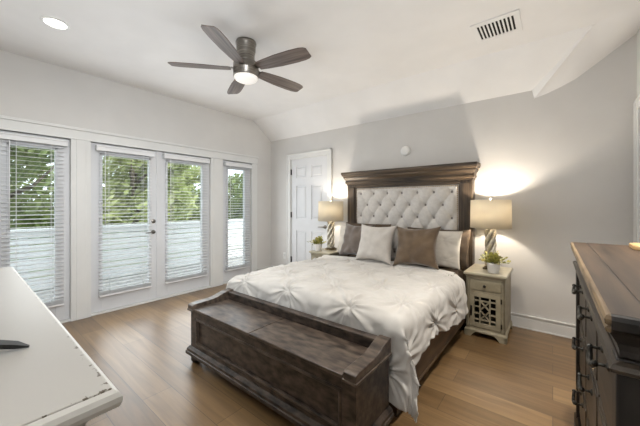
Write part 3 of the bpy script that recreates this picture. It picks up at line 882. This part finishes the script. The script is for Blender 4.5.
# ------------------------------------------------------------------ storage bench at the foot of the bed
bn = thing('storage_bench', 'dark wood storage bench with curved arms at the foot of the bed', 'bench', (-1.55, 1.36, 0))
b0, b1, f0, f1 = -2.335, -0.742, 1.20, 1.56
body = MB().box(b0, b1, f0 + 0.014, f1, 0.13, 0.435)
for a, b, c, d in ((b0, b0 + 0.085, 0.13, 0.435), (b1 - 0.085, b1, 0.13, 0.435), (b0 + 0.085, b1 - 0.085, 0.13, 0.175), (b0 + 0.085, b1 - 0.085, 0.375, 0.435)):
    body.box(a, b, f0, f0 + 0.02, c, d, 0.002)
link('case', body, M_bench, bn)
mo = MB()
for a, b, c, d in ((b0 + 0.085, b0 + 0.102, 0.165, 0.375), (b1 - 0.102, b1 - 0.085, 0.165, 0.375), (b0 + 0.085, b1 - 0.085, 0.165, 0.182), (b0 + 0.085, b1 - 0.085, 0.358, 0.375)):
    mo.box(a, b, f0 - 0.006, f0 + 0.016, c, d, 0.005)
link('front_panel_moulding', mo, M_benchlid, bn)
link('plinth', MB().loft([(b0 - 0.03, b1 + 0.03, f0 - 0.03, f1 + 0.01, 0.075), (b0 - 0.03, b1 + 0.03, f0 - 0.03, f1 + 0.01, 0.097), (b0 - 0.024, b1 + 0.024, f0 - 0.024, f1 + 0.008, 0.101), (b0 - 0.022, b1 + 0.022, f0 - 0.022, f1 + 0.006, 0.118), (b0 - 0.008, b1 + 0.008, f0 - 0.008, f1 + 0.002, 0.134), (b0 - 0.004, b1 + 0.004, f0 - 0.004, f1, 0.138)]), M_bench, bn)
for x in (b0 + 0.03, b1 - 0.03):
    for y in (f0 + 0.03, f1 - 0.04):
        link('bun_foot', MB().lathe([(0, 0), (0.026, 0), (0.034, 0.012), (0.042, 0.03), (0.038, 0.056), (0.03, 0.075), (0, 0.075)], (x, y, 0), 24), M_bench, bn)
xm = -1.555
for a, b in ((b0 + 0.072, xm - 0.002), (xm + 0.002, b1 - 0.072)):
    link('lid', MB().box(a, b, f0 - 0.015, f1 - 0.05, 0.437, 0.457, 0.004), M_benchlid, bn)
prof = [(f0 - 0.02, 0.437), (f0 - 0.02, 0.478), (f0 + 0.0, 0.486), (f0 + 0.10, 0.488), (f0 + 0.16, 0.489), (f0 + 0.21, 0.497), (f0 + 0.26, 0.512), (f0 + 0.30, 0.523), (f0 + 0.335, 0.527), (f1 + 0.01, 0.528), (f1 + 0.01, 0.437)]
for a, b in ((b0 - 0.018, b0 + 0.068), (b1 - 0.068, b1 + 0.018)):
    ar = MB().prism(prof, 'x', a + 0.006, b - 0.006, 0.004)
    ar.box(a, b, f0 - 0.024, f1 + 0.01, 0.430, 0.446, 0.004)
    link('arm', ar, M_benchlid, bn)
link('back_rail', MB().box(b0 + 0.06, b1 - 0.06, f1 - 0.045, f1, 0.437, 0.506, 0.004).box(b0 + 0.06, b1 - 0.06, f1 - 0.05, f1 + 0.006, 0.500, 0.519, 0.005), M_bench, bn)

# ------------------------------------------------------------------ nightstands
def make_nightstand(label, loc):
    t = thing('nightstand', label, 'nightstand', loc, group='matching pale nightstands', world=False)
    w, y0, y1, H = 0.166, -0.235, 0.235, 0.632      # half width, front, back, height
    link('top', MB().loft([(-w + 0.004, w - 0.004, y0 + 0.004, y1, 0.582), (-w - 0.004, w + 0.004, y0 - 0.006, y1 + 0.002, 0.592), (-w - 0.006, w + 0.006, y0 - 0.012, y1 + 0.003, 0.602), (-w - 0.016, w + 0.016, y0 - 0.026, y1 + 0.006, 0.608), (-w - 0.018, w + 0.018, y0 - 0.028, y1 + 0.006, 0.612), (-w - 0.018, w + 0.018, y0 - 0.028, y1 + 0.006, 0.626), (-w - 0.013, w + 0.013, y0 - 0.023, y1 + 0.002, H)]), M_nstop, t)
    c = MB()
    for s in (-1, 1):
        c.box(s * w, s * (w - 0.018), y0, y1, 0.07, 0.585, 0.002)
        c.box(s * w, s * (w - 0.03), y0 - 0.0, y0 + 0.018, 0.07, 0.585, 0.002)
    c.box(-w, w, y1 - 0.012, y1, 0.07, 0.585).box(-w, w, y0 + 0.01, y1, 0.07, 0.085).box(-w, w, y0 + 0.0, y0 + 0.02, 0.565, 0.585).box(-w + 0.02, w - 0.02, y0, y0 + 0.02, 0.44, 0.456).box(-w + 0.02, w - 0.02, y0, y0 + 0.02, 0.07, 0.095)
    c.box(-w + 0.02, w - 0.02, y0 + 0.02, y1 - 0.012, 0.44, 0.45)
    link('case', c, M_ns, t)
    link('inner_shade', MB().box(-w + 0.02, w - 0.02, y1 - 0.03, y1 - 0.013, 0.09, 0.44), M_dark, t)  # dark panel standing in for the shade inside the case
    b = MB()
    b.loft([(-w - 0.012, w + 0.012, y0 - 0.014, y1, 0.05), (-w - 0.012, w + 0.012, y0 - 0.014, y1, 0.062), (-w - 0.003, w + 0.003, y0 - 0.004, y1, 0.078)])
    for s in (-1, 1):
        b.prism([(s * (w + 0.014), 0), (s * (w - 0.045), 0), (s * (w - 0.05), 0.012), (s * (w - 0.065), 0.03), (s * (w - 0.09), 0.052), (s * (w + 0.014), 0.052)], 'y', y0 - 0.016, y0 + 0.006)
        b.prism([(y0 - 0.016, 0), (y0 + 0.045, 0), (y0 + 0.05, 0.012), (y0 + 0.065, 0.03), (y0 + 0.09, 0.052), (y0 - 0.016, 0.052)], 'x', s * (w + 0.014), s * (w - 0.006))
        b.prism([(y1, 0), (y1 - 0.05, 0), (y1 - 0.07, 0.03), (y1 - 0.09, 0.052), (y1, 0.052)], 'x', s * (w + 0.014), s * (w - 0.006))
    link('bracket_base', b, M_ns, t)
    dr = link('drawer', MB().box(-w + 0.033, w - 0.033, y0 - 0.004, y0 + 0.016, 0.461, 0.560, 0.003).box(-w + 0.045, w - 0.045, y0 - 0.006, y0 + 0.0, 0.473, 0.548, 0.002), M_ns, t)
    link('knob', MB().lathe([(0, 0), (0.006, 0), (0.006, 0.012), (0.013, 0.018), (0.014, 0.024), (0.009, 0.030), (0, 0.031)], mtx=Matrix.Translation((0.0, y0 - 0.004, 0.511)) @ RX, n=20), M_blackmetal, dr)
    # lattice door
    d = MB(); dx, z0, z1 = w - 0.033, 0.099, 0.437
    ya, yb = y0 - 0.004, y0 + 0.012
    fw = 0.042
    d.box(-dx, -dx + fw, ya, yb, z0, z1, 0.002).box(dx - fw, dx, ya, yb, z0, z1, 0.002).box(-dx, dx, ya, yb, z0, z0 + fw, 0.002).box(-dx, dx, ya, yb, z1 - fw, z1, 0.002)
    gx, ga, gb = dx - fw, z0 + fw, z1 - fw
    bw = 0.006
    vx = gx * 0.46
    zc = (ga + gb) / 2; hh = (gb - ga) / 2
    for s in (-1, 1):
        d.box(s * vx - bw, s * vx + bw, ya, yb, ga, gb)
    for k, zz in enumerate((zc - hh * 0.72, zc + hh * 0.72)):
        d.box(-gx, gx, ya, yb, zz - bw, zz + bw)
    for zz in (zc - hh * 0.26, zc + hh * 0.26):
        for s in (-1, 1): d.box(s * vx, s * gx, ya, yb, zz - bw, zz + bw)
    def bar(xa, za, xb, zb):
        L = hypot(xb - xa, zb - za); an = atan2(zb - za, xb - xa)
        d.box(-L / 2, L / 2, 0.001, yb - ya - 0.001, -bw, bw, mtx=Matrix.Translation(((xa + xb) / 2, ya, (za + zb) / 2)) @ Matrix.Rotation(-an, 4, 'Y'))
    q = hh * 0.72
    bar(-vx, zc + q, vx, zc + 0.0); bar(vx, zc + q, -vx, zc + 0.0)
    bar(-vx, zc - q, vx, zc - 0.0); bar(vx, zc - q, -vx, zc - 0.0)
    dd = link('door', d, M_ns, t)
    link('handle', MB().tube([(-dx + 0.014, ya - 0.0, 0.285), (-dx + 0.014, ya - 0.02, 0.283), (-dx + 0.014, ya - 0.022, 0.25), (-dx + 0.014, ya - 0.02, 0.217), (-dx + 0.014, ya, 0.215)], [0.006, 0.005, 0.007, 0.005, 0.006], n=8).box(-dx + 0.006, -dx + 0.022, ya - 0.003, ya, 0.20, 0.30, 0.001), M_blackmetal, dd)
    for zz in (0.15, 0.385):
        link('hinge', MB().box(dx - 0.002, dx + 0.010, ya - 0.004, ya + 0.004, zz - 0.022, zz + 0.022, 0.001), M_blackmetal, dd)
    return t
nsR = make_nightstand('pale painted nightstand with lattice door right of the bed', (-0.513, 3.425, 0))
nsL = dup(nsR, (-2.562, 3.425, 0), 'pale painted nightstand left of the bed in front of the white door')

# ------------------------------------------------------------------ table lamps
def make_lamp(label, loc):
    t = thing('table_lamp', label, 'lamp', loc, group='pair of silver table lamps', world=False)
    link('base', MB().box(-0.062, 0.062, -0.062, 0.062, 0, 0.018, 0.003).box(-0.05, 0.05, -0.05, 0.05, 0.018, 0.03, 0.003), M_lampbase, t)
    cmb = MB().lathe([(0, 0.03), (0.046, 0.03), (0.048, 0.036), (0.024, 0.042), (0.024, 0.41), (0.048, 0.414), (0.046, 0.42), (0, 0.42)], n=24)
    for k in range(4):
        a0 = 2 * pi * k / 4
        cmb.tube([(0.034 * cos(a0 + 5.6 * f / 40), 0.034 * sin(a0 + 5.6 * f / 40), 0.036 + 0.38 * f / 40) for f in range(41)], 0.0205, n=12)
    cmb.lathe([(0, 0.419), (0.034, 0.419), (0.034, 0.426), (0.014, 0.432), (0.012, 0.47), (0, 0.47)], n=20)
    link('twisted_column', cmb, M_lampsilver, t)
    z0, z1, r0, r1 = 0.425, 0.715, 0.188, 0.184
    sh = bmesh.new(); n = 56
    rings = []
    for r, z in ((r0, z0), (r1, z1), (r1 - 0.003, z1), (r0 - 0.003, z0)):
        rings.append([sh.verts.new((r * cos(2 * pi * i / n), r * sin(2 * pi * i / n), z)) for i in range(n)])
    for k in range(4):
        a, b = rings[k], rings[(k + 1) % 4]
        for i in range(n):
            f = sh.faces.new((a[i], a[(i + 1) % n], b[(i + 1) % n], b[i])); f.smooth = k in (0, 2)
    smb = MB(); smb.add(sh)
    link('shade', smb, M_shade, t)
    hp = MB()
    for k in range(3):
        a = 2 * pi * k / 3
        hp.tube([(0, 0, z1 - 0.02), (0.18 * cos(a), 0.18 * sin(a), z1 - 0.008)], 0.002, n=6)
    hp.tube([(0.025, 0, 0.45), (0.055, 0, 0.52), (0.055, 0, 0.62), (0.0, 0, z1 - 0.02)], 0.002, n=6)
    hp.tube([(-0.025, 0, 0.45), (-0.055, 0, 0.52), (-0.055, 0, 0.62), (0.0, 0, z1 - 0.02)], 0.002, n=6)
    link('harp', hp, M_nickel, t)
    link('finial', MB().lathe([(0, z1 - 0.02), (0.005, z1 - 0.02), (0.005, z1 + 0.002), (0.011, z1 + 0.008), (0.014, z1 + 0.016), (0.009, z1 + 0.026), (0, z1 + 0.028)], n=16), M_crystal, t)
    link('bulb', MB().lathe([(0, 0.47), (0.013, 0.47), (0.014, 0.49), (0.028, 0.53), (0.03, 0.55), (0.02, 0.575), (0, 0.582)], n=20), M_bulb, t)
    return t
LAMPS = ((-0.505, 3.46, 0.633), (-2.575, 3.46, 0.633))
lmR = make_lamp('silver twisted table lamp with linen drum shade on the right nightstand', LAMPS[0])
lmL = dup(lmR, LAMPS[1], 'silver twisted table lamp with linen drum shade on the left nightstand by the door')
for p, e in zip(LAMPS, (27, 15)):
    light('table_lamp_light', 'POINT', (p[0], p[1], p[2] + 0.60), e, (1.0, 0.89, 0.75), 0.035)

# ------------------------------------------------------------------ potted plants on the nightstands
def plant(label, loc, seed, s=1.0):
    rnd = random.Random(seed)
    t = thing('potted_plant', label, 'plant', loc, group='small potted plants on the nightstands', world=False)
    link('pot', MB().lathe([(0, 0), (0.034 * s, 0), (0.038 * s, 0.006), (0.046 * s, 0.07 * s), (0.047 * s, 0.078 * s), (0.043 * s, 0.078 * s), (0.041 * s, 0.066 * s), (0, 0.066 * s)], n=32), M_shade_pot, t)
    link('soil', MB().lathe([(0, 0.064 * s), (0.040 * s, 0.067 * s), (0.02 * s, 0.072 * s), (0, 0.073 * s)], n=24), M_soil, t)
    bm = bmesh.new()
    for k in range(46):
        a = rnd.random() * 2 * pi; el = rnd.uniform(0.25, 1.45)
        L = rnd.uniform(0.06, 0.105) * s * (0.8 + 0.4 * cos(el) )
        base = Vector((rnd.uniform(-0.02, 0.02), rnd.uniform(-0.02, 0.02), 0.068 * s))
        d = Vector((cos(a) * cos(el), sin(a) * cos(el), sin(el)))
        side = Vector((-sin(a), cos(a), 0)); 
        for m_ in range(7):
            f = 0.25 + 0.75 * m_ / 6
            p = base + d * L * f + Vector((0, 0, -0.015 * f * f * cos(el)))
            q = (side * rnd.choice((-1, 1)) * rnd.uniform(0.4, 1) + d * 0.6 + Vector((0, 0, rnd.uniform(-0.2, 0.7)))).normalized()
            ll = rnd.uniform(0.020, 0.032) * s; ww = ll * 0.34
            nn = q.cross(d)
            if nn.length < 1e-3: nn = Vector((0, 0, 1))
            sd = q.cross(nn.normalized()).normalized()
            pts = [p, p + q * ll * 0.45 + sd * ww, p + q * ll, p + q * ll * 0.45 - sd * ww]
            mid = p + q * ll * 0.5 + nn.normalized() * 0.002
            vs = [bm.verts.new(c) for c in pts]; c = bm.verts.new(mid)
            for i in range(4): bm.faces.new((vs[i], vs[(i + 1) % 4], c))
    mb = MB(); mb.bm.free(); mb.bm = bm
    link('foliage', mb, M_leaf, t, recalc=False)
    return t
plant('little green plant in a white pot on the right nightstand', (-0.452, 3.272, 0.633), 3, 1.25)
plant('little green plant in a white pot on the left nightstand by the door', (-2.652, 3.262, 0.633), 8, 1.25)

# ------------------------------------------------------------------ dark chest along the right wall
ch = thing('chest_of_drawers', 'large dark wood chest of drawers against the right wall', 'chest', (0.33, 1.54, 0))
cx0, cx1, cy0, cy1, cz = 0.081, 0.555, 0.815, 2.27, 1.08
ct = MB()
g = 0.0016
for a, b in ((cx0 + 0.010, 0.152 - g), (0.152 + g, 0.352 - g), (0.352 + g, cx1)):
    ct.box(a, b, cy0 + 0.010, cy1 - 0.006, cz - 0.022, cz, 0.0012)
ct.box(cx0 + 0.02, cx1, cy0 + 0.015, cy1 - 0.01, cz - 0.03, cz - 0.003)
link('top', ct, M_chest_top, ch)
ce = MB()
xe = cx0 + 0.0105
ce.loft([(cx0 + 0.008, xe, cy0 + 0.012, cy1 - 0.012, cz - 0.040), (cx0 + 0.003, xe, cy0 + 0.004, cy1 - 0.004, cz - 0.036), (cx0 + 0.001, xe, cy0 + 0.002, cy1 - 0.002, cz - 0.028), (cx0 + 0.006, xe, cy0 + 0.006, cy1 - 0.006, cz - 0.024), (cx0 + 0.001, xe, cy0 + 0.001, cy1 - 0.001, cz - 0.019), (cx0, xe, cy0, cy1, cz - 0.010), (cx0 + 0.003, xe, cy0 + 0.003, cy1 - 0.003, cz - 0.003), (cx0 + 0.008, xe, cy0 + 0.008, cy1 - 0.006, cz)])
link('front_edge_moulding', ce, M_chest_edge, ch)
en = MB()
en.loft([(xe, cx1, cy0 + 0.012, cy1, cz - 0.038), (xe, cx1, cy0 + 0.002, cy1 - 0.001, cz - 0.030), (xe, cx1, cy0, cy1, cz - 0.012), (xe, cx1, cy0 + 0.004, cy1 - 0.004, cz - 0.004), (xe, cx1, cy0 + 0.0095, cy1 - 0.006, cz - 0.001)])
link('side_edge_moulding', en, M_chest, ch)
cn = MB().loft([(cx0 + 0.030, cx1, cy0 + 0.046, cy1 - 0.04, cz - 0.10), (cx0 + 0.026, cx1, cy0 + 0.036, cy1 - 0.03, cz - 0.092), (cx0 + 0.026, cx1, cy0 + 0.036, cy1 - 0.03, cz - 0.08), (cx0 + 0.022, cx1, cy0 + 0.034, cy1 - 0.03, cz - 0.066), (cx0 + 0.014, cx1, cy0 + 0.022, cy1 - 0.02, cz - 0.05), (cx0 + 0.008, cx1, cy0 + 0.014, cy1 - 0.012, cz - 0.038)])
link('cornice', cn, M_chest, ch)
# waist moulding below the shallow top drawers
wm = MB().loft([(cx0 + 0.026, cx1, cy0 + 0.04, cy1 - 0.035, cz - 0.132), (cx0 + 0.012, cx1, cy0 + 0.024, cy1 - 0.02, cz - 0.124), (cx0 + 0.010, cx1, cy0 + 0.020, cy1 - 0.018, cz - 0.116), (cx0 + 0.015, cx1, cy0 + 0.026, cy1 - 0.024, cz - 0.108), (cx0 + 0.027, cx1, cy0 + 0.04, cy1 - 0.035, cz - 0.104)])
link('waist_moulding', wm, M_chest_front, ch)
q0 = cx0 + 0.036                         # drawer faces
zt = cz - 0.10
cb_ = MB().box(q0 + 0.010, cx1, cy0 + 0.06, cy1 - 0.05, 0.07, zt)
for y in (cy0 + 0.045, cy1 - 0.10):
    cb_.box(q0 - 0.014, q0 + 0.045, y, y + 0.055, 0.0, zt, 0.004)
    cb_.box(cx1 - 0.055, cx1, y, y + 0.055, 0, zt, 0.004)
cb_.box(q0 + 0.045, cx1 - 0.055, cy0 + 0.050, cy0 + 0.07, 0.10, 0.17, 0.003).box(q0 + 0.045, cx1 - 0.055, cy0 + 0.050, cy0 + 0.07, cz - 0.22, cz - 0.13, 0.003)
link('case', cb_, M_chest, ch)
link('plinth', MB().loft([(q0 - 0.02, cx1, cy0 + 0.03, cy1 - 0.03, 0.0), (q0 - 0.02, cx1, cy0 + 0.03, cy1 - 0.03, 0.09), (q0 - 0.008, cx1, cy0 + 0.045, cy1 - 0.045, 0.11)]), M_chest, ch)
ys = [cy0 + 0.102, cy0 + 0.102 + (cy1 - cy0 - 0.204) / 3, cy0 + 0.102 + 2 * (cy1 - cy0 - 0.204) / 3, cy1 - 0.102]
for z0, z1 in ((0.13, 0.385), (0.40, 0.665), (0.68, 0.94)):
    for a, b in zip(ys, ys[1:]):
        a += 0.006; b -= 0.006
        dm = MB().box(q0 + 0.002, q0 + 0.02, a, b, z0, z1, 0.003)
        dm.box(q0 - 0.002, q0 + 0.006, a + 0.02, b - 0.02, z0 + 0.02, z1 - 0.02, 0.003)
        dr = link('drawer', dm, M_chest_front, ch)
        yc, zc = (a + b) / 2, (z0 + z1) / 2 + 0.065
        hm = MB(); xf = q0 - 0.002
        for s in (-1, 1):
            hm.tube([(xf + 0.002, yc + s * 0.06, zc), (xf - 0.026, yc + s * 0.06, zc)], 0.0045, n=8)
            hm.lathe([(0, 0), (0.012, 0), (0.012, 0.003), (0.006, 0.006), (0, 0.006)], mtx=Matrix.Translation((xf, yc + s * 0.06, zc)) @ Matrix.Rotation(radians(-90), 4, 'Y'), n=14)
            hm.lathe([(0, -0.009), (0.006, -0.007), (0.0085, 0), (0.006, 0.007), (0, 0.009)], (xf - 0.028, yc + s * 0.06, zc), 12)
        hm.tube([(xf - 0.028, yc - 0.06, zc), (xf - 0.031, yc - 0.03, zc - 0.018), (xf - 0.032, yc, zc - 0.024), (xf - 0.031, yc + 0.03, zc - 0.018), (xf - 0.028, yc + 0.06, zc)], [0.006, 0.0075, 0.0085, 0.0075, 0.006], n=10)
        link('pull', hm, M_greymetal, dr)

mesh_thing('wooden_board', MB().prism([(0.305, 2.055), (0.325, 2.03), (0.50, 2.0), (0.53, 2.02), (0.53, 2.20), (0.50, 2.225), (0.33, 2.205), (0.308, 2.18)], 'z', cz, cz + 0.022, 0.004), M_board, 'small pale wooden board lying on the dark chest of drawers', 'board')

# ------------------------------------------------------------------ white dresser at the left front, with the television on it
wd = thing('dresser', 'white distressed dresser in the left foreground', 'dresser', (-1.51, -0.03, 0))
wx0, wx1, wy0, wy1, wz = -2.40, -0.639, -0.28, 0.195, 0.95
link('top', MB().box(wx0 + 0.012, wx1 - 0.018, wy0, wy1 - 0.012, wz - 0.03, wz, 0.002), M_whitepaint, wd)
lp = MB()
lp.loft([(wx0 + 0.02, wx1 - 0.02, wy0, wy1 - 0.02, wz - 0.04), (wx0 + 0.004, wx1 - 0.004, wy0, wy1 - 0.004, wz - 0.034), (wx0, wx1, wy0, wy1, wz - 0.024), (wx0, wx1, wy0, wy1, wz - 0.014), (wx0 + 0.004, wx1 - 0.005, wy0, wy1 - 0.005, wz - 0.006), (wx0 + 0.012, wx1 - 0.014, wy0, wy1 - 0.010, wz - 0.003), (wx0 + 0.014, wx1 - 0.017, wy0, wy1 - 0.011, wz - 0.003)])
link('rounded_lip', lp, M_whitelip, wd)
link('cornice', MB().loft([(wx0 + 0.06, wx1 - 0.065, wy0, wy1 - 0.065, wz - 0.10), (wx0 + 0.045, wx1 - 0.05, wy0, wy1 - 0.05, wz - 0.085), (wx0 + 0.04, wx1 - 0.045, wy0, wy1 - 0.045, wz - 0.06), (wx0 + 0.025, wx1 - 0.028, wy0, wy1 - 0.028, wz - 0.045), (wx0 + 0.02, wx1 - 0.02, wy0, wy1 - 0.02, wz - 0.04)]), M_whitepaint, wd)
wb_ = MB().box(wx0 + 0.07, wx1 - 0.075, wy0 + 0.005, wy1 - 0.075, 0.08, wz - 0.09)
for x in (wx0 + 0.065, wx1 - 0.135):
    for y in (wy0 + 0.003, wy1 - 0.135):
        wb_.box(x, x + 0.065, y, y + 0.065, 0, wz - 0.09, 0.004)
link('case', wb_, M_whitepaint, wd)
for z0, z1 in ((0.12, 0.45), (0.47, 0.83)):
    for k in range(3):
        a = wx0 + 0.135 + k * 0.503
        dr = link('drawer', MB().box(a, a + 0.49, wy1 - 0.085, wy1 - 0.068, z0, z1, 0.004), M_whitepaint, wd)
        link('knob', MB().lathe([(0, 0), (0.007, 0), (0.007, 0.014), (0.015, 0.02), (0.012, 0.03), (0, 0.032)], mtx=Matrix.Translation((a + 0.245, wy1 - 0.068, (z0 + z1) / 2)) @ Matrix.Rotation(radians(-90), 4, 'X'), n=16), M_blackmetal, dr)
tv = thing('television', 'black television foot standing on the white dresser at the left edge', 'television', (-1.45, -0.1, wz))
link('screen', MB().box(-2.02, -0.92, -0.125, -0.095, 1.03, 1.66, 0.006), M_blackplastic, tv)
for x, s in ((-1.085, 1), (-1.82, -1)):
    ft = MB()
    # splayed blade foot: rises from its two tips to the stem under the screen
    for tip in ((x + s * 0.085, 0.107), (x + s * 0.06, -0.25)):
        a = Vector((tip[0], tip[1], wz + 0.001)); b = Vector((x, -0.11, wz + 0.06))
        d = (b - a).normalized(); sd = Vector((-d.y, d.x, 0)).normalized()
        t = bmesh.new(); R = []
        for f, wd_, th in ((0, 0.003, 0.004), (0.10, 0.012, 0.010), (0.5, 0.019, 0.013), (1, 0.022, 0.015)):
            c = a.lerp(b, f)
            R.append([t.verts.new(c + sd * p * wd_ + Vector((0, 0, q * th))) for p, q in ((-1, 0), (1, 0), (1, 1), (-1, 1))])
        for A_, B_ in zip(R, R[1:]):
            for i in range(4): t.faces.new((A_[i], A_[(i + 1) % 4], B_[(i + 1) % 4], B_[i]))
        t.faces.new(R[0][::-1]); t.faces.new(R[-1])
        ft.add(t)
    ft.box(x - 0.014, x + 0.014, -0.122, -0.098, wz + 0.05, wz + 0.10, 0.002)
    link('foot', ft, M_blackplastic, tv)
